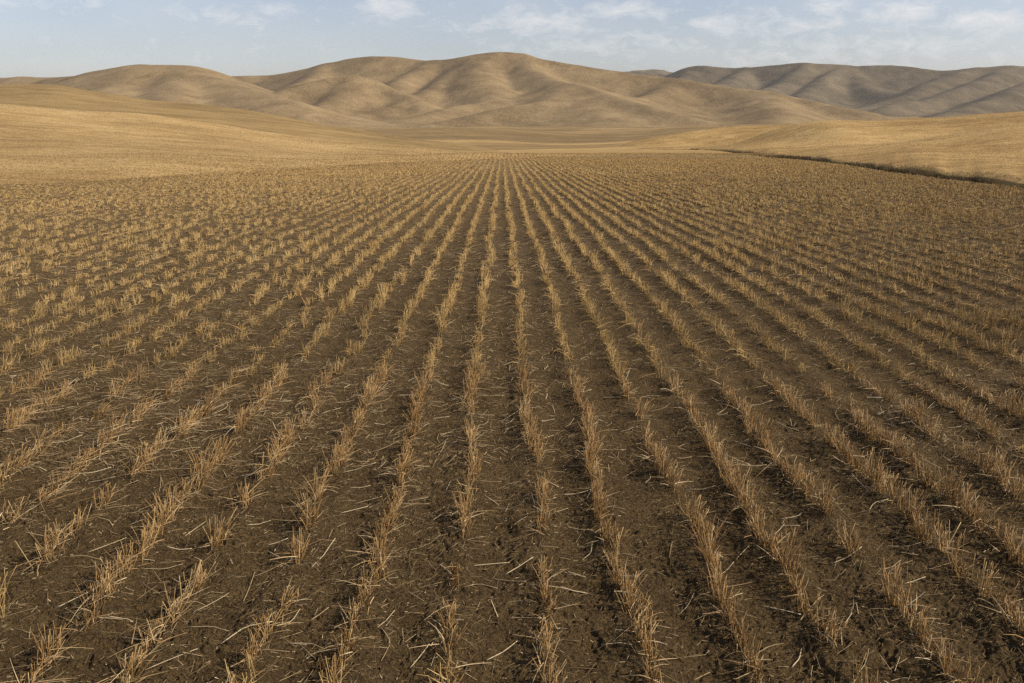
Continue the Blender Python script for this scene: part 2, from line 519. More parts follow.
def ridge_hill(name, mat, ridges, base, q0, q1, y0, y1, nc, nr, a, r, k, warp, wf, detail, seed, label):
    q = np.linspace(q0, q1, nc); yv = np.linspace(y0, y1, nr)
    X = q[None, :] * yv[:, None]; Y = np.repeat(yv[:, None], nc, 1)
    Xw = X + warp * fbm(X * wf, Y * wf, 3, seed); Yw = Y + warp * fbm(X * wf, Y * wf, 3, seed + 5)
    acc = np.zeros_like(X); B = base(X, Y)
    acc += np.exp(np.clip((B - B) / k, -50, 50))
    for rd in ridges:
        opts = rd[1] if isinstance(rd, tuple) else {}
        pts = rd[0] if isinstance(rd, tuple) else rd
        P = ridge_pts(pts)
        aa = opts.get('a', a); rr = opts.get('r', r)
        A, Bp = P[:-1], P[1:]
        best = np.full(X.shape, -1e9)
        dmin = np.full(X.shape, 1e18); zr = np.zeros_like(X)
        for s, e in zip(A, Bp):
            dx, dy = e[0] - s[0], e[1] - s[1]; L2 = dx * dx + dy * dy + 1e-9
            t = np.clip(((Xw - s[0]) * dx + (Yw - s[1]) * dy) / L2, 0, 1)
            d2 = (Xw - s[0] - t * dx) ** 2 + (Yw - s[1] - t * dy) ** 2
            hit = d2 < dmin
            dmin = np.where(hit, d2, dmin); zr = np.where(hit, s[2] + t * (e[2] - s[2]), zr)
        sd = np.sqrt(dmin + rr * rr) - rr
        Hh = np.maximum(zr - B, 0.5)
        zi = Hh * np.exp(-aa * sd / Hh)
        acc += np.exp(np.clip(zi / k, -50, 80)) - 1.0
    Z = B + k * np.log(acc) - k * 0.7
    rn = 0.5 - np.abs(fbm(X * 0.012 + 3, Y * 0.008, 4, seed + 9, 0.55)) * 2.2
    Z += detail * (rn + 0.6 * fbm(X * 0.03, Y * 0.03, 3, seed + 12)) * np.clip((Z - B) / 12, 0.1, 1)
    o = sheet(name, X, Y, Z, mat)
    tag(o, label, 'hill', kind='structure')
    return o


def vbase(lo):
    return lambda X, Y: lo + 0 * X


massif = [
    # skyline of the central massif
    [(225, 75, 1000), (275, 73.5, 990), (330, 62.5, 960), (352, 57.5, 950), (375, 55.5, 940), (398, 56, 935), (430, 60, 925), (445, 59, 915), (470, 55, 905), (490, 52, 900), (508, 51, 895), (525, 53, 890),
     (540, 57.5, 885), (560, 61, 880), (600, 68, 860), (632, 72, 845), (660, 75.5, 830), (690, 79.5, 810), (720, 84.5, 790), (770, 92, 750), (830, 104, 700), (870, 111, 670), (905, 119, 650)],
    # rounded hump in front on the left
    [(235, 104, 640), (267, 95, 680), (300, 83, 720), (330, 76, 745), (350, 74.5, 750), (370, 78, 745), (400, 91.5, 725), (425, 103, 690)],
    # spurs
    [(436, 60, 920), (415, 71, 860), (396, 82, 800)],
    [(330, 63, 960), (318, 72, 900), (300, 82, 850)],
    [(478, 57, 900), (452, 75, 820), (428, 90, 750), (395, 104, 690), (350, 116, 640)],
    ([(484, 55, 895), (478, 67, 830), (483, 79, 770), (494, 91, 720), (498, 100, 690)], {'r': 30, 'a': 0.7}),
    ([(525, 54, 890), (532, 67, 830), (555, 77, 760), (575, 83.5, 710), (612, 93.5, 650), (656, 107, 590), (690, 116, 560), (730, 123, 540), (790, 127, 520)], {'a': 0.55, 'r': 9}),
    ([(575, 84, 710), (560, 92, 675), (537, 101, 640), (500, 107.5, 610), (462, 116, 585), (430, 122, 565)], {'a': 0.55, 'r': 14}),
    ([(578, 86, 705), (590, 98, 650), (604, 110, 600), (612, 120, 560)], {'a': 0.5, 'r': 45}),
    [(505, 88, 740), (487, 100, 690), (450, 106, 650), (400, 120, 590), (370, 124, 570)],
    [(676, 78, 825), (660, 89, 770), (636, 98, 710)],
    ([(760, 91, 755), (772, 101, 690), (780, 110, 640), (770, 118, 600)], {'r': 34}),
    [(350, 75, 750), (340, 92, 690), (320, 106, 640), (300, 115, 600)],
]
ridge_hill('hills', M_HILL, massif, vbase(-18), -0.5, 0.62, 490, 1260, 1000, 560, 0.70, 16, 1.6, 3, 0.008, 0.55, 201,
           'folded tan central hill massif with the highest peak on the skyline')
dome = [
    [(-700, 80, 900), (-200, 77, 880), (-40, 77, 860), (20, 76.5, 840), (80, 74, 800), (108, 68.5, 770), (140, 64.2, 750), (168, 63.6, 745), (190, 65.5, 735), (206, 71, 715), (222, 78, 690), (245, 87.5, 650), (265, 94.5, 610), (285, 101, 580)],
    [(140, 65, 750), (122, 79, 690), (104, 92, 630), (80, 102, 580)],
    [(185, 66, 735), (180, 82, 670), (170, 95, 610), (160, 104, 570)],
    [(30, 77, 840), (20, 88, 760), (0, 98, 680)],
]
ridge_hill('hills', M_HILL, dome, vbase(-18), -1.3, 0.06, 450, 1100, 800, 380, 0.52, 26, 1.6, 5, 0.010, 0.7, 231,
           'broad rounded brown hill with a smooth dome behind the left slopes')
rng_r = [
    [(640, 78, 1650), (665, 74.5, 1640), (682, 68, 1620), (702, 65, 1600), (740, 67.5, 1590), (760, 65.5, 1570), (785, 63, 1550), (803, 62.3, 1540), (830, 63.3, 1530), (850, 65.3, 1520), (872, 64.5, 1500),
     (900, 65, 1480), (930, 68.5, 1460), (945, 69.5, 1450), (975, 67.5, 1430), (1005, 65, 1420), (1030, 65.5, 1410), (1100, 64, 1400), (1400, 66, 1350), (1800, 64, 1300)],
    [(843, 65, 1520), (830, 74, 1430), (812, 86, 1330), (797, 96, 1240)],
    [(805, 63, 1540), (795, 73, 1450), (780, 82, 1370), (762, 89, 1300)],
    [(745, 67, 1590), (733, 75, 1500), (718, 83, 1420)],
    [(850, 66, 1520), (862, 82, 1380), (893, 92, 1270), (905, 100, 1180)],
    [(975, 68, 1430), (945, 76, 1340), (906, 93, 1200), (865, 106, 1100), (840, 112, 1040)],
    [(1010, 66, 1420), (984, 78, 1300), (930, 97, 1120), (900, 101.5, 1060), (877, 111, 1000)],
    [(1100, 65, 1400), (1050, 76, 1200), (1024, 83, 1100), (994, 98, 980), (958, 108, 900), (936, 116, 850)],
    [(1250, 66, 1370), (1180, 82, 1100), (1100, 98, 900), (1040, 110, 800)],
    [(690, 67, 1610), (684, 76, 1520), (670, 83, 1450)],
]
ridge_hill('hills', M_HILL2, rng_r, vbase(-20), 0.10, 1.3, 780, 1900, 760, 460, 0.70, 22, 2.0, 5, 0.005, 1.0, 261,
           'grey brown hill range with dark folds at the right, farther than the massif')
ridge_hill('hills', M_HILL2, [[(560, 79, 2050), (625, 71.5, 2050), (650, 69.3, 2050), (672, 71, 2050), (720, 74, 2050), (800, 72, 2050)]], vbase(-20), 0.0, 0.5, 1800, 2240, 220, 120, 0.4, 40, 2.0, 20, 0.004, 4, 291,
           'small distant bluish ridge peeking out right of the massif')
# low far ridge seen left of the dome
ridge_hill('hills', M_HILL2, [[(-700, 80, 1500), (-200, 77, 1500), (0, 77, 1500), (90, 78, 1480), (200, 80, 1450), (280, 84, 1430)]], vbase(-18), -1.2, -0.2, 1200, 1900, 260, 120, 0.35, 30, 2.0, 16, 0.006, 3, 301,
           'low far ridge line behind the rounded left hill')


# ------------------------------------------------------------------ straw geometry
def unit(v):
    return v / np.maximum(np.linalg.norm(v, axis=-1, keepdims=True), 1e-9)


def curves(base, d, L, bend, segs):
    """(n,segs+1,3) curve points: base + d*L*t + bend*L*t^2"""
    t = np.linspace(0, 1, segs + 1)[None, :, None]
    return base[:, None] + d[:, None] * (L[:, None, None] * t) + bend[:, None] * (L[:, None, None] * t**2)


def prisms(C, width, tint, taper=0.75):
    n, k, _ = C.shape
    T = unit(C[:, -1] - C[:, 0])
    ref = np.where(np.abs(T[:, 2:3]) > 0.8, np.array([[1.0, 0, 0]]), np.array([[0, 0, 1.0]]))
    S = unit(np.cross(T, ref)); U = np.cross(S, T)
    ph = RNG.uniform(0, 2 * math.pi, n)
    V = np.zeros((n, k, 3, 3))
    tp = np.linspace(1, taper, k)[None, :, None]
    for i in range(3):
        an = ph + i * 2 * math.pi / 3
        off = (S * np.cos(an)[:, None] + U * np.sin(an)[:, None]) * (width[:, None] * 0.5)
        V[:, :, i] = C + off[:, None] * tp
    idx = np.arange(n * k * 3).reshape(n, k, 3)
    Qs = []
    for i in range(3):
        j = (i + 1) % 3
        Qs.append(np.stack([idx[:, :-1, i], idx[:, :-1, j], idx[:, 1:, j], idx[:, 1:, i]], -1).reshape(-1, 4))
    tris = idx[:, -1, :].reshape(-1, 3)
    return V.reshape(-1, 3), np.concatenate(Qs), tris, np.repeat(tint, k * 3)


def ribbons(C, width, tint, side=None, taper=0.3):
    n, k, _ = C.shape
    T = unit(C[:, -1] - C[:, 0])
    if side is None:
        side = unit(RNG.normal(size=(n, 3)))
    S = unit(np.cross(T, side))
    w = np.linspace(1, taper, k)[None, :, None] * width[:, None, None] * 0.5
    V = np.stack([C - S[:, None] * w, C + S[:, None] * w], 2)
    idx = np.arange(n * k * 2).reshape(n, k, 2)
    Q = np.stack([idx[:, :-1, 0], idx[:, :-1, 1], idx[:, 1:, 1], idx[:, 1:, 0]], -1).reshape(-1, 4)
    return V.reshape(-1, 3), Q, np.zeros((0, 3), np.int64), np.repeat(tint, k * 2)


def combine(parts):
    Vs, Qs, Ts, Is = [], [], [], []; o = 0
    for V, Q, T, I in parts:
        Vs.append(V); Qs.append(Q + o); Ts.append(T + o); Is.append(I); o += len(V)
    return np.concatenate(Vs), np.concatenate(Qs), np.concatenate(Ts), np.concatenate(Is)


# ------------------------------------------------------------------ tuft layout over the field
def edge_right(y):
    """X of the bank at distance y"""
    return np.interp(y, Db[::-1], (qb * Db)[::-1], right=(qb * Db)[0])


def edge_left_q(q):
    return np.interp(q, qe, De)


tx, ty, tk = [], [], []
KMAX = int(75 / ROW_D)
for k in range(-KMAX, KMAX + 1):
    xr = ROW_X0 + ROW_D * k
    y0 = max(0.9, (abs(xr) - 1.6) / 0.80)
    if y0 > 134: continue
    L = (134 if k > 0 else 92) - y0
    nn = int(L / 0.11) + 4
    left = np.clip((-xr - 0.2) / 2.5, 0, 1)
    stp = np.where(RNG.random(nn) < 0.14 + 0.14 * left, RNG.uniform(0.24, 0.42, nn), RNG.uniform(0.10, 0.17 + 0.06 * left, nn))
    ys_ = y0 + RNG.uniform(0, 0.15) + np.cumsum(stp)
    ys_ = ys_[(ys_ < 96) | (xr / np.maximum(ys_, 1) > 0.15)]
    lq = 0.75 * np.clip((-xr / ys_ - 0.06) / 0.35, 0, 1) * np.clip((ys_ - 3) / 5, 0.25, 1)
    x_ = row_x(np.full(len(ys_), k), ys_) + RNG.normal(0, 1, len(ys_)) * (0.011 + 0.055 * lq + 0.012 * np.clip((ys_ - 4) / 10, 0, 1))
    tx.append(x_); ty.append(ys_); tk.append(np.full(len(ys_), k))
tx = np.concatenate(tx); ty = np.concatenate(ty); tk = np.concatenate(tk)
over = ty - edge_left_q(tx / ty)
ok = (tx < edge_right(ty) - 0.5) & (over < 22) & (RNG.random(len(tx)) < (1 - np.clip(over / 22, 0, 1)) ** 1.5)
tx, ty, tk = tx[ok], ty[ok], tk[ok]
tz = field_z(tx, ty) - 0.008
_, LX, LY, LZ, _m = LA
lq = LX[0] / LY[0]
for i in np.where(ty > edge_left_q(tx / ty) - 4)[0]:
    c_ = int(np.clip(np.searchsorted(lq, tx[i] / ty[i]), 0, len(lq) - 1))
    tz[i] = max(tz[i], np.interp(ty[i], LY[:, c_], LZ[:, c_]) - 0.008)
vig = fbm(tx * 0.9, ty * 0.9, 2, 77)            # vigour of the stand
dL = np.clip((edge_left_q(tx / ty) + 8 - ty) / 18, 0.3, 1)
hgt = 0.120 * (1 - 0.28 * np.clip((-tx / ty - 0.1) / 0.35, 0, 1) * np.clip((ty - 4) / 5, 0, 1)) * dL * np.interp(ty, [4, 9, 20, 40], [1, 0.90, 0.80, 0.78]) * (1 + 0.42 * vig) * RNG.uniform(0.75, 1.25, len(tx))
ppx, ppy, ppz = proj(np.stack([tx, ty, tz], -1))
inframe = (ppx > 2) & (ppx < W - 2) & (ppy > 60) & (ppy < H + 6) & (ppz > 0.5)
cand = np.where(inframe)[0]
order = cand[np.argsort(-hgt[cand] * 0 + ppz[cand])]
chosen = order[:300]
is_thing = np.zeros(len(tx), bool); is_thing[chosen] = True


def stalk_set(n, h, spread_y, spread_x, lean, messy):
    """local stalk curves for one tuft"""
    b = np.stack([RNG.normal(0, spread_x, n), RNG.normal(0, spread_y, n), np.full(n, -0.006)], -1)
    d = np.stack([RNG.normal(lean[0], messy, n), RNG.normal(lean[1], messy, n), np.ones(n)], -1)
    d[:, :2] += b[:, :2] * 2.2
    d = unit(d)
    L = h * np.where(RNG.random(n) < 0.5, RNG.uniform(0.85, 1.1, n), RNG.uniform(0.2, 0.85, n))
    be = np.stack([RNG.normal(0, 0.10, n), RNG.normal(0, 0.10, n), RNG.normal(-0.02, 0.03, n)], -1)
    return b, d, L, be


def leaf_set(n, h, spread_y, spread_x, bias):
    b = np.stack([RNG.normal(0, spread_x, n), RNG.normal(0, spread_y, n), RNG.uniform(0.0, 0.35, n) * h], -1)
    an = math.atan2(bias[1], bias[0]) + RNG.normal(0, 1.0, n) + np.where(RNG.random(n) < 0.3, math.pi, 0)
    el = RNG.uniform(0.05, 1.2, n) * (1.7 - bias[2]) ** 1.0
    d = np.stack([np.cos(an), np.sin(an), el * 0.9], -1)
    d = unit(d)
    L = RNG.uniform(0.04, 0.13, n) * bias[2]
    be = np.stack([RNG.normal(0, 0.10, n), RNG.normal(0, 0.10, n), -RNG.uniform(0.0, 0.35, n)], -1)
    # stay above the soil: tip height >= ~2 mm
    tip = b[:, 2] + L * (d[:, 2] + be[:, 2])
    be[:, 2] += np.maximum(0.002 - tip, 0) / L
    return b, d, L, be


ORD = ['first', 'second', 'third', 'fourth', 'fifth', 'sixth', 'seventh', 'eighth', 'ninth', 'tenth', 'eleventh', 'twelfth', 'thirteenth',
       'fourteenth', 'fifteenth', 'sixteenth', 'seventeenth', 'eighteenth', 'nineteenth', 'twentieth']


def ordinal(i):
    if i < 20: return ORD[i]
    n = i + 1
    return f"{n}{'th' if 10 <= n % 100 <= 20 else {1: 'st', 2: 'nd', 3: 'rd'}.get(n % 10, 'th')}"


def row_phrase(k):
    if k == 0: return 'in the bottom centre row'
    return f"in {ordinal(abs(k) - 1)} row {'left' if k < 0 else 'right'} of centre"


rank = {}
for k in np.unique(tk[chosen]):
    ids = [i for i in chosen if tk[i] == k]
    ids.sort(key=lambda i: ty[i])
    for j, i in enumerate(ids): rank[i] = j

for i in chosen:
    x, y, z, h, k = float(tx[i]), float(ty[i]), float(tz[i]), float(hgt[i]), int(tk[i])
    lf = float(np.clip((-x - 0.1) / 2.2, 0, 1))
    nst = int(np.clip(RNG.normal(39 - 10 * lf + 10 * vig[i], 7), 10, 60))
    lean = np.array([RNG.normal(0.04 + 0.16 * lf, 0.14), RNG.normal(0.06 + 0.22 * lf, 0.15)])
    messy = RNG.uniform(0.12, 0.22 + 0.20 * lf)
    nlf = int(RNG.integers(10, 18) + 14 * lf)
    la = RNG.normal(0.9, 0.5) if lf > 0.3 else RNG.uniform(0, 6.28)
    if nst < 28: size = 'thin'
    elif nst > 42: size = 'dense'
    else: size = 'medium'
    tall = 'tall' if h > 0.131 else ('short' if h < 0.101 else 'upright')
    if abs(lean[0]) > 0.17: tilt = 'leaning right' if lean[0] > 0 else 'leaning left'
    else: tilt = 'with leaves' if nlf > 18 else 'of straw'
    lab = f"{tall} {size} stubble tuft {tilt}, {ordinal(rank[i])} from the front {row_phrase(k)}"
    root = bpy.data.objects.new('stubble_tuft', None)
    COL.objects.link(root); root.empty_display_size = 0.05
    root.location = (x, y, z)
    tag(root, lab, 'stubble tuft', 'cut straw tufts standing in the near ends of the rows')
    b, d, L, be = stalk_set(nst, h, 0.040, 0.0105 + 0.006 * lf, lean, messy)
    tint0 = RNG.normal(0.50, 0.10)
    ti = np.clip(RNG.normal(tint0, 0.25, nst), 0, 1)
    C = curves(b, d, L, be, 3)
    # a few stalks are snapped over near the top
    br = RNG.random(nst) < 0.16
    if br.any():
        C[br, 3] = C[br, 2] + np.stack([RNG.normal(0, 0.025, br.sum()), RNG.normal(0, 0.025, br.sum()), RNG.normal(-0.012, 0.01, br.sum())], -1)
    V, Q, T, I = prisms(C, RNG.uniform(0.0026, 0.0046, nst), ti)
    link('stalk_cluster', make_mesh('stalk_cluster', V, Q, T, I), M_STALK, root)
    b, d, L, be = leaf_set(nlf, h, 0.045, 0.018, (math.cos(la), math.sin(la), 1 + 0.35 * lf))
    ti = np.clip(RNG.normal(0.48, 0.24, nlf), 0, 1)
    V, Q, T, I = ribbons(curves(b, d, L, be, 4), RNG.uniform(0.0022, 0.0046, nlf), ti)
    link('leaf_spray', make_mesh('leaf_spray', V, Q, T, I), M_LEAF, root)

# everything beyond (or outside the frame) is one mass of stubble
rest = np.where(~is_thing)[0]
parts = []
for lo, hi, ns, nl, w, segs, prism in ((0, 8, 28, 10, 0.0036, 2, True), (8, 18, 23, 9, 0.0055, 2, False), (18, 38, 15, 6, 0.010, 1, False), (38, 200, 6, 3, 0.020, 1, False)):
    R = rest[(ty[rest] >= lo) & (ty[rest] < hi)]
    if not len(R): continue
    idx = np.repeat(R, ns); n = len(idx)
    lf = np.clip((-tx[idx] - 0.1) / 2.2, 0, 1)
    keep = RNG.random(n) < (0.80 + 0.35 * vig[idx])
    idx = idx[keep]; n = len(idx); lf = lf[keep]
    tl = _hash(idx, idx * 0 + 3, 5) * 0.24 - 0.10; tl2 = _hash(idx, idx * 0 + 9, 7) * 0.28 - 0.12
    off = np.stack([RNG.normal(0, 0.016, n) + 0.006 * lf, RNG.normal(0, 0.045, n), np.zeros(n)], -1)
    b = np.stack([tx[idx], ty[idx], tz[idx] - 0.004], -1) + off
    d = unit(np.stack([tl + RNG.normal(0.04, 0.17, n), tl2 + RNG.normal(0.06, 0.17, n), np.ones(n)], -1))
    L = hgt[idx] * RNG.uniform(0.5, 1.15, n)
    be = np.stack([RNG.normal(0, 0.12, n), RNG.normal(0, 0.12, n), np.full(n, -0.03)], -1)
    ti = np.clip(RNG.normal(0.50, 0.2, n) + (_hash(idx, idx * 0, 11) - 0.5) * 0.25 + np.clip((ty[idx] - 5) / 40, 0, 0.16) - 0.14 * np.clip(tx[idx] / (0.5 * ty[idx]), -1, 1.3), 0, 1)
    C = curves(b, d, L, be, segs)
    ww = w * RNG.uniform(0.7, 1.2, n)
    parts.append(prisms(C, ww, ti) if prism else ribbons(C, ww, ti, np.array([[0.75, -0.65, 0]]) + RNG.normal(0, 0.45, (n, 3)), 0.7))
    idx = np.repeat(R, nl); n = len(idx)
    an = RNG.uniform(0, 2 * math.pi, n)
    b = np.stack([tx[idx] + RNG.normal(0, .02, n), ty[idx] + RNG.normal(0, .045, n), tz[idx] + RNG.uniform(0.005, 0.05, n)], -1)
    d = unit(np.stack([np.cos(an), np.sin(an), RNG.uniform(0.1, 0.9, n)], -1))
    L = RNG.uniform(0.05, 0.14, n)
    be = np.stack([RNG.normal(0, .15, n), RNG.normal(0, .15, n), -RNG.uniform(.1, .5, n)], -1)
    parts.append(ribbons(curves(b, d, L, be, max(segs, 2)), w * 1.25 * np.ones(n), np.clip(RNG.normal(0.62, 0.22, n), 0, 1)))
V, Q, T, I = combine(parts)
o = link('stubble', make_mesh('stubble', V, Q, T, I), M_STALKFAR)
tag(o, 'cut straw stubble in long rows filling the middle and far field', 'stubble', kind='stuff')

# ------------------------------------------------------------------ straw litter on the soil (uncountable) and the larger loose straws
parts = []
for lo, hi, dens, l0, l1, w in ((0.9, 4, 1500, 0.012, 0.045, 0.0017), (0.9, 6, 520, 0.02, 0.11, 0.0022), (0.9, 5, 750, 0.004, 0.016, 0.0036), (4, 9, 1250, 0.02, 0.09, 0.0030), (9, 20, 650, 0.04, 0.13, 0.0050), (20, 45, 80, 0.06, 0.2, 0.012), (45, 92, 8, 0.10, 0.3, 0.025)):
    area = (hi * hi - lo * lo) * 0.82
    n = int(area * dens)
    y = np.sqrt(RNG.uniform(lo * lo, hi * hi, n)); x = RNG.uniform(-0.82, 0.82, n) * (y + 0.6)
    ok = (x < edge_right(y) - 0.2) & (y < edge_left_q(x / y) + 1)
    # more of it near the rows
    kk = (x - ROW_X0) / ROW_D; dr = np.abs(kk - np.round(kk)) * 2
    ok &= RNG.random(n) < (1.0 - 0.35 * dr) * np.clip(0.62 + 0.6 * fbm(x * 1.1, y * 1.1, 2, 88) + 0.5 * np.clip(-x / y / 0.5, -0.6, 1) * (y > 4), 0.12, 1)
    x, y = x[ok], y[ok]; n = len(x)
    an = RNG.normal(0.35, 0.75, n) + np.where(RNG.random(n) < 0.25, math.pi / 2, 0)
    L = RNG.uniform(l0, l1, n)
    d = np.stack([np.cos(an), np.sin(an), np.zeros(n)], -1)
    x2, y2 = x + d[:, 0] * L, y + d[:, 1] * L
    za, zb, zm = field_z(x, y), field_z(x2, y2), field_z((x + x2) / 2, (y + y2) / 2)
    lift = np.maximum(zm - (za + zb) / 2, 0) + w * 0.6
    b = np.stack([x, y, za + lift], -1)
    dd = np.stack([d[:, 0], d[:, 1], (zb - za) / L + RNG.normal(0.03, 0.08, n)], -1)
    be = np.stack([RNG.normal(0, .03, n), RNG.normal(0, .03, n), np.zeros(n)], -1)
    ti = np.clip(RNG.beta(1.5, 1.4, n) - np.clip((y - 5) / 60, 0, 0.15), 0, 1)
    C = curves(b, dd, L, be, 2)
    ww = w * RNG.uniform(0.6, 1.2, n)
    parts.append(prisms(C, ww, ti) if lo < 4 else ribbons(C, ww, ti, np.array([[0, 0, 1.0]]) + RNG.normal(0, .4, (n, 3)), 0.8))
V, Q, T, I = combine(parts)
o = link('straw_litter', make_mesh('straw_litter', V, Q, T, I), M_LITTER)
tag(o, 'fine broken straw and chaff scattered over the dark soil', 'straw litter', kind='stuff')

# larger loose straws, one object each
cand = []
tries = 0
while len(cand) < 230 and tries < 20000:
    tries += 1
    y = math.sqrt(random.uniform(1.95 ** 2, 5.2 ** 2)); x = random.uniform(-0.62, 0.62) * y
    kf = (x - ROW_X0) / ROW_D
    if abs(kf - round(kf)) < 0.17: continue
    if any((x - c[0]) ** 2 + (y - c[1]) ** 2 < 0.105 ** 2 for c in cand): continue
    u, v, _ = proj(np.array([x, y, 0.0]))
    if not (25 < u < W - 25 and v < H - 12): continue
    cand.append((x, y))
cand.sort(key=lambda c: c[1])
gaps = {}
for x, y in cand:
    g = math.floor((x - ROW_X0) / ROW_D)                    # between row g and g+1
    j = gaps.get(g, 0); gaps[g] = j + 1
    L = random.uniform(0.075, 0.17) * (1.0 if x > -0.5 else 1.15)
    an = random.gauss(0.45, 0.6) + (math.pi / 2 if random.random() < 0.2 else 0)
    kink = random.random() < 0.35
    n = 7
    s = np.linspace(-0.5, 0.5, n) * L
    cv = random.gauss(0, 0.12)
    px_ = x + s * math.cos(an) - cv * s * s / L * math.sin(an) * 0.6
    py_ = y + s * math.sin(an) + cv * s * s / L * math.cos(an) * 0.6
    if kink:
        kk = random.choice((-1, 1)) * random.uniform(0.5, 1.0)
        m = s > L * 0.1
        px_ = px_ + np.where(m, -(s - L * 0.1) * math.sin(an) * kk, 0); py_ = py_ + np.where(m, (s - L * 0.1) * math.cos(an) * kk, 0)
    zg = field_z(px_, py_)
    A_ = np.polyfit(s, zg, 1)
    zl = np.polyval(A_, s); zl = zl + np.max(zg - zl) * 0.75 + 0.001
    zl = zl + np.maximum(s, 0) * random.choice((0, 0, 0.15, 0.35))
    C = np.stack([px_, py_, zl], -1)
    wdt = random.uniform(0.0030, 0.0050)
    tone = min(1, max(0.55, random.gauss(0.9, 0.12)))
    ctr = C[n // 2].copy()
    V, Q, T, I = prisms((C - ctr)[None], np.array([wdt]), np.array([tone]), 0.8)
    # close the butt end too
    T = np.concatenate([T, np.array([[2, 1, 0]])])
    o = link('loose_straw', make_mesh('loose_straw', V, Q, T, I), M_LITTER, None, tuple(ctr))
    size = 'long' if L > 0.13 else ('short' if L < 0.10 else 'pale')
    shape = 'kinked' if kink else ('curved' if abs(cv) > 0.17 else 'straight')
    if g >= 0: where = 'right of bottom centre row' if g == 0 else f'between {ordinal(g - 1)} and {ordinal(g)} right rows'
    else: where = 'left of bottom centre row' if g == -1 else f'between {ordinal(-g - 2)} and {ordinal(-g - 1)} left rows'
    lab = f"{size} {shape} loose straw on soil, {ordinal(j)} from the front {where}"
    tag(o, lab, 'loose straw', 'bright loose straws lying between the rows')

# ------------------------------------------------------------------ dry grass on the slopes and the bank
def scatter_on(L, n, wfun, h0, h1, w0):
    _, X, Y, Z, _m = L
    nr, nc = X.shape
    ii = RNG.uniform(0, nr - 1.001, n); jj = RNG.uniform(0, nc - 1.001, n)
    i0, j0 = ii.astype(int), jj.astype(int); fi, fj = ii - i0, jj - j0

    def S(Aa): return (Aa[i0, j0] * (1 - fi) + Aa[i0 + 1, j0] * fi) * (1 - fj) + (Aa[i0, j0 + 1] * (1 - fi) + Aa[i0 + 1, j0 + 1] * fi) * fj
    x, y, z = S(X), S(Y), S(Z)
    keep = RNG.random(n) < wfun(x, y, ii / (nr - 1))
    x, y, z = x[keep], y[keep], z[keep]; n = len(x)
    sc = np.clip(y / 40, 0.7, 3)
    b = np.stack([x, y, z - 0.02], -1)
    d = unit(np.stack([RNG.normal(-0.1, .35, n), RNG.normal(0, .35, n), np.ones(n)], -1))
    Lh = RNG.uniform(h0, h1, n)
    be = np.stack([RNG.normal(-0.15, .2, n), RNG.normal(0, .2, n), np.full(n, -.12)], -1)
    ti = np.clip(RNG.normal(0.5, .22, n) + 0.25 * fbm(x * .15, y * .15, 3, 55), 0, 1)
    return ribbons(curves(b, d, Lh, be, 1), w0 * sc * RNG.uniform(.6, 1.3, n), ti, np.array([[0, 1.0, 0]]) + RNG.normal(0, .6, (n, 3)), 0.4)


pr = scatter_on(LR, 260000, lambda x, y, s: np.where(s < 0.30, 0.06, 0.6) * (s > 0.2) * (s < 0.78), 0.05, 0.15, 0.011)
o = link('grass', make_mesh('grass', *combine([pr])), M_GRASS)
tag(o, 'golden dry grass standing along the bank and slope at right', 'grass', kind='stuff')
pl = scatter_on(LA, 240000, lambda x, y, s: (s > 0.12) * (s < 0.62) * 0.75, 0.05, 0.14, 0.012)
o = link('grass', make_mesh('grass', *combine([pl])), M_GRASS)
tag(o, 'golden dry grass covering the slope at left', 'grass', kind='stuff')

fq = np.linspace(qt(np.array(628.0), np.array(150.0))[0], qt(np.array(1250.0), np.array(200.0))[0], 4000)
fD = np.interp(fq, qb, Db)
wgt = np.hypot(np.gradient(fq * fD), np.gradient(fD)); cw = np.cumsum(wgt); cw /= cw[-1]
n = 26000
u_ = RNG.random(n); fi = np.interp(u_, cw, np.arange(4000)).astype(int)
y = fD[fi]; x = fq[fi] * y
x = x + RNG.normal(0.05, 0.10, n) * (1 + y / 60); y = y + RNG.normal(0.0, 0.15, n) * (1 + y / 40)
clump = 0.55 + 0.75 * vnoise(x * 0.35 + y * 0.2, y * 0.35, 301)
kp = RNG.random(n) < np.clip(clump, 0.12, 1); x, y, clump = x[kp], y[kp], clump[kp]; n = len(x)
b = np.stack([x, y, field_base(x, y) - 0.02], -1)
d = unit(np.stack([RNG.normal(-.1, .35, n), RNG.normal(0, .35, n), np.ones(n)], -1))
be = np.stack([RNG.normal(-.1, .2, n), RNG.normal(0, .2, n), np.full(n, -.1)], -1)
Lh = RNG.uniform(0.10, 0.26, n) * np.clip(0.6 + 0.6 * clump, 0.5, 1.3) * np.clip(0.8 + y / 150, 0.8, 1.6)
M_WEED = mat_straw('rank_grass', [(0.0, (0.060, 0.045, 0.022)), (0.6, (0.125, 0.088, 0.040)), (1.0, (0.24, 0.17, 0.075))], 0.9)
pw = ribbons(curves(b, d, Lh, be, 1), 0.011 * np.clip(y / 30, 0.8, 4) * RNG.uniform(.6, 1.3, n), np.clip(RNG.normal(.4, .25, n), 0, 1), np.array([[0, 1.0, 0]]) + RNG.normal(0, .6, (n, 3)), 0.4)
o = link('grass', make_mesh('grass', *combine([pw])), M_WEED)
tag(o, 'ragged dark brown rank grass along the foot of the right bank', 'grass', kind='stuff')

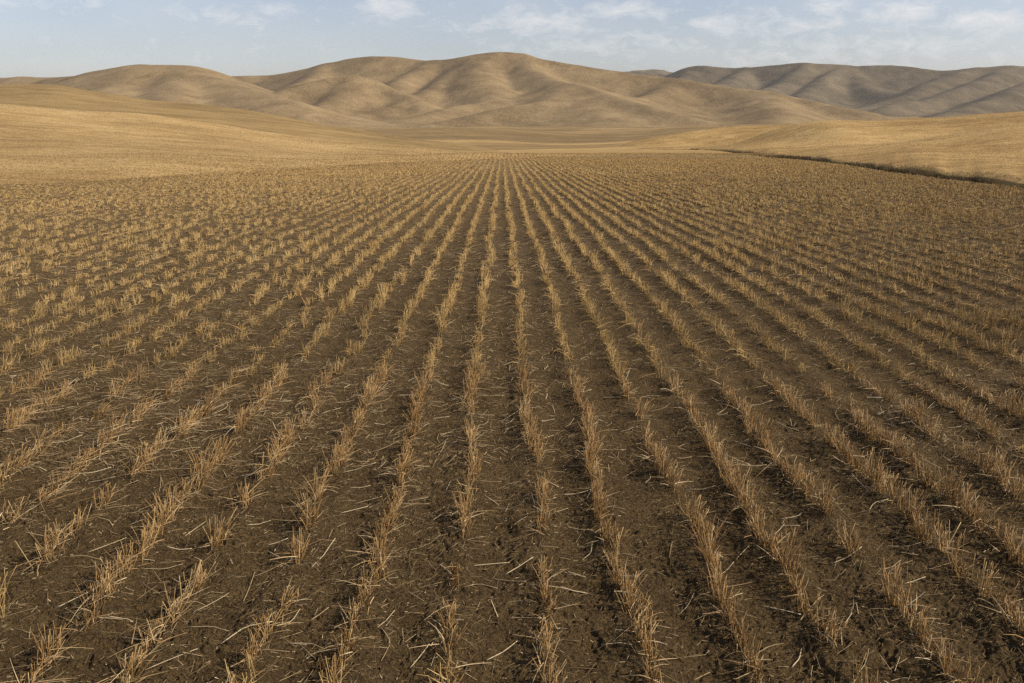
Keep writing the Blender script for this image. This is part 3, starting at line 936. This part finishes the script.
# ------------------------------------------------------------------ light and sky
SUN_EL, SUN_AZ = 37.0, 99.0           # azimuth clockwise from +Y (the view direction)
el, az = math.radians(SUN_EL), math.radians(SUN_AZ)
sun_dir = Vector((math.sin(az) * math.cos(el), math.cos(az) * math.cos(el), math.sin(el)))
sd = bpy.data.lights.new('sun', 'SUN'); sd.energy = 4.9; sd.angle = math.radians(0.6); sd.color = (1.0, 0.90, 0.74)
so = bpy.data.objects.new('sun', sd); COL.objects.link(so)
so.rotation_euler = sun_dir.to_track_quat('Z', 'Y').to_euler(); so.location = (30, 10, 40)

wd = bpy.data.worlds.new('World'); scene.world = wd; wd.use_nodes = True
nt = wd.node_tree; nt.nodes.clear()
out = N(nt, 'ShaderNodeOutputWorld'); bg = N(nt, 'ShaderNodeBackground')
nt.links.new(bg.outputs[0], out.inputs[0])
sky = N(nt, 'ShaderNodeTexSky', sky_type='NISHITA'); sky.sun_disc = False
sky.sun_elevation = el; sky.sun_rotation = az
sky.air_density = 1.0; sky.dust_density = 1.0; sky.ozone_density = 1.5; sky.altitude = 300
tc = N(nt, 'ShaderNodeTexCoord'); sep = N(nt, 'ShaderNodeSeparateXYZ')
nt.links.new(tc.outputs['Generated'], sep.inputs[0])
# thin broken cloud, laid out by direction: azimuth = x/y, elevation = z
azm = math_n(nt, 'DIVIDE', sep.outputs['X'], math_n(nt, 'MAXIMUM', sep.outputs['Y'], 0.05))
cmb = N(nt, 'ShaderNodeCombineXYZ')
nt.links.new(math_n(nt, 'MULTIPLY', azm, 1.0), cmb.inputs[0]); nt.links.new(math_n(nt, 'MULTIPLY', sep.outputs['Z'], 2.6), cmb.inputs[1])
n_puff = noise(nt, cmb.outputs[0], 30, 10, 0.66, 0.5)
n_soft = noise(nt, cmb.outputs[0], 5, 4, 0.5, 0.2)
mask = None
for (px, py, sx_, sy_, amp) in ((215, 16, 45, 9, .55), (278, 10, 22, 7, .6), (390, 8, 28, 10, 1.0), (480, 25, 40, 8, .5), (545, 22, 45, 12, .9), (625, 8, 30, 9, .9), (655, 12, 24, 6, .7), (735, 24, 50, 11, .8), (800, 26, 45, 9, .7), (830, 6, 24, 7, 1.0),
                             (905, 14, 40, 9, 1.0), (985, 22, 60, 10, .9), (600, 44, 120, 14, .45), (850, 48, 160, 16, .5), (40, 6, 40, 6, .4), (90, 2, 20, 5, .5), (1060, 20, 50, 12, .9), (-80, 16, 60, 10, .6), (640, -30, 150, 20, .8), (200, -40, 150, 20, .6)):
    qq, tt = qt(np.array(float(px)), np.array(float(py)))
    zz = float(-tt / math.sqrt(1 + qq * qq + tt * tt))
    e1 = math_n(nt, 'POWER', math_n(nt, 'ABSOLUTE', math_n(nt, 'DIVIDE', math_n(nt, 'SUBTRACT', azm, float(qq)), sx_ / F), 0), 2.0)
    e2 = math_n(nt, 'POWER', math_n(nt, 'ABSOLUTE', math_n(nt, 'DIVIDE', math_n(nt, 'SUBTRACT', sep.outputs['Z'], zz), sy_ / F), 0), 2.0)
    g = math_n(nt, 'MULTIPLY', math_n(nt, 'EXPONENT', math_n(nt, 'MULTIPLY', math_n(nt, 'ADD', e1, e2), -1.0), 0), amp)
    mask = g if mask is None else math_n(nt, 'MAXIMUM', mask, g)
cl = math_n(nt, 'ADD', math_n(nt, 'MULTIPLY', n_puff, 1.5), math_n(nt, 'MULTIPLY', mask, 0.62))
cl = ramp(nt, math_n(nt, 'MULTIPLY', cl, 0.5), [(0.44, 0.0), (0.58, 0.35), (0.84, 1.0)])
veil = ramp(nt, n_soft, [(0.35, 0.0), (0.7, 0.35)])
fac = math_n(nt, 'MINIMUM', math_n(nt, 'ADD', math_n(nt, "MULTIPLY", cl, 0.92), math_n(nt, 'MULTIPLY', veil, 0.5)), 0.9)
hs = N(nt, 'ShaderNodeHueSaturation'); hs.inputs['Saturation'].default_value = 0.66
nt.links.new(sky.outputs[0], hs.inputs['Color'])
skyb = mixc(nt, 1.0, hs.outputs[0], (0.985, 0.965, 1.045), 'MULTIPLY')
skyc = mixc(nt, fac, skyb, (7.6, 7.45, 7.3))
nt.links.new(skyc, bg.inputs['Color'])
bg.inputs['Strength'].default_value = 0.10

# ------------------------------------------------------------------ haze
HAZE = True
if HAZE:
    bx0, bx1, by0, by1, bz0, bz1 = -2300, 2300, -2300, 2300, -27.5, 130.0
    Vb = [(x, y, z) for x in (bx0, bx1) for y in (by0, by1) for z in (bz0, bz1)]
    Qb = [(0, 1, 3, 2), (4, 6, 7, 5), (0, 4, 5, 1), (2, 3, 7, 6), (0, 2, 6, 4), (1, 5, 7, 3)]
    hm = bpy.data.materials.new('haze_air'); hm.use_nodes = True
    ht = hm.node_tree; ht.nodes.clear()
    ho = N(ht, 'ShaderNodeOutputMaterial'); pv = N(ht, 'ShaderNodeVolumePrincipled')
    pv.inputs['Density'].default_value = 0.00006
    pv.inputs['Color'].default_value = (0.68, 0.80, 0.97, 1)
    pv.inputs['Anisotropy'].default_value = 0.0
    ht.links.new(pv.outputs[0], ho.inputs['Volume'])
    o = link('haze', make_mesh('haze', np.array(Vb, float), np.array(Qb)), hm)
    tag(o, 'thin pale haze hanging over the hills', 'haze', kind='stuff')

# ------------------------------------------------------------------ camera and output
cd = bpy.data.cameras.new('camera'); cd.sensor_width = 36; cd.lens = F / W * 36
cd.clip_start = 0.05; cd.clip_end = 30000
co = bpy.data.objects.new('camera', cd); COL.objects.link(co)
co.matrix_world = Matrix(((RIGHT[0], UP[0], -FWD[0], 0), (RIGHT[1], UP[1], -FWD[1], 0), (RIGHT[2], UP[2], -FWD[2], CAMZ), (0, 0, 0, 1)))
scene.camera = co
vs = scene.view_settings
vs.view_transform = 'Standard'; vs.look = 'None'; vs.exposure = 0.22; vs.gamma = 1.0; vs.use_curve_mapping = False
scene.render.engine = 'CYCLES'
scene.cycles.max_bounces = 6
scene.cycles.volume_bounces = 0
scene.cycles.use_denoising = False
scene.cycles.denoiser = 'OPENIMAGEDENOISE'
scene.cycles.denoising_input_passes = 'RGB_ALBEDO_NORMAL'
scene.render.film_transparent = False
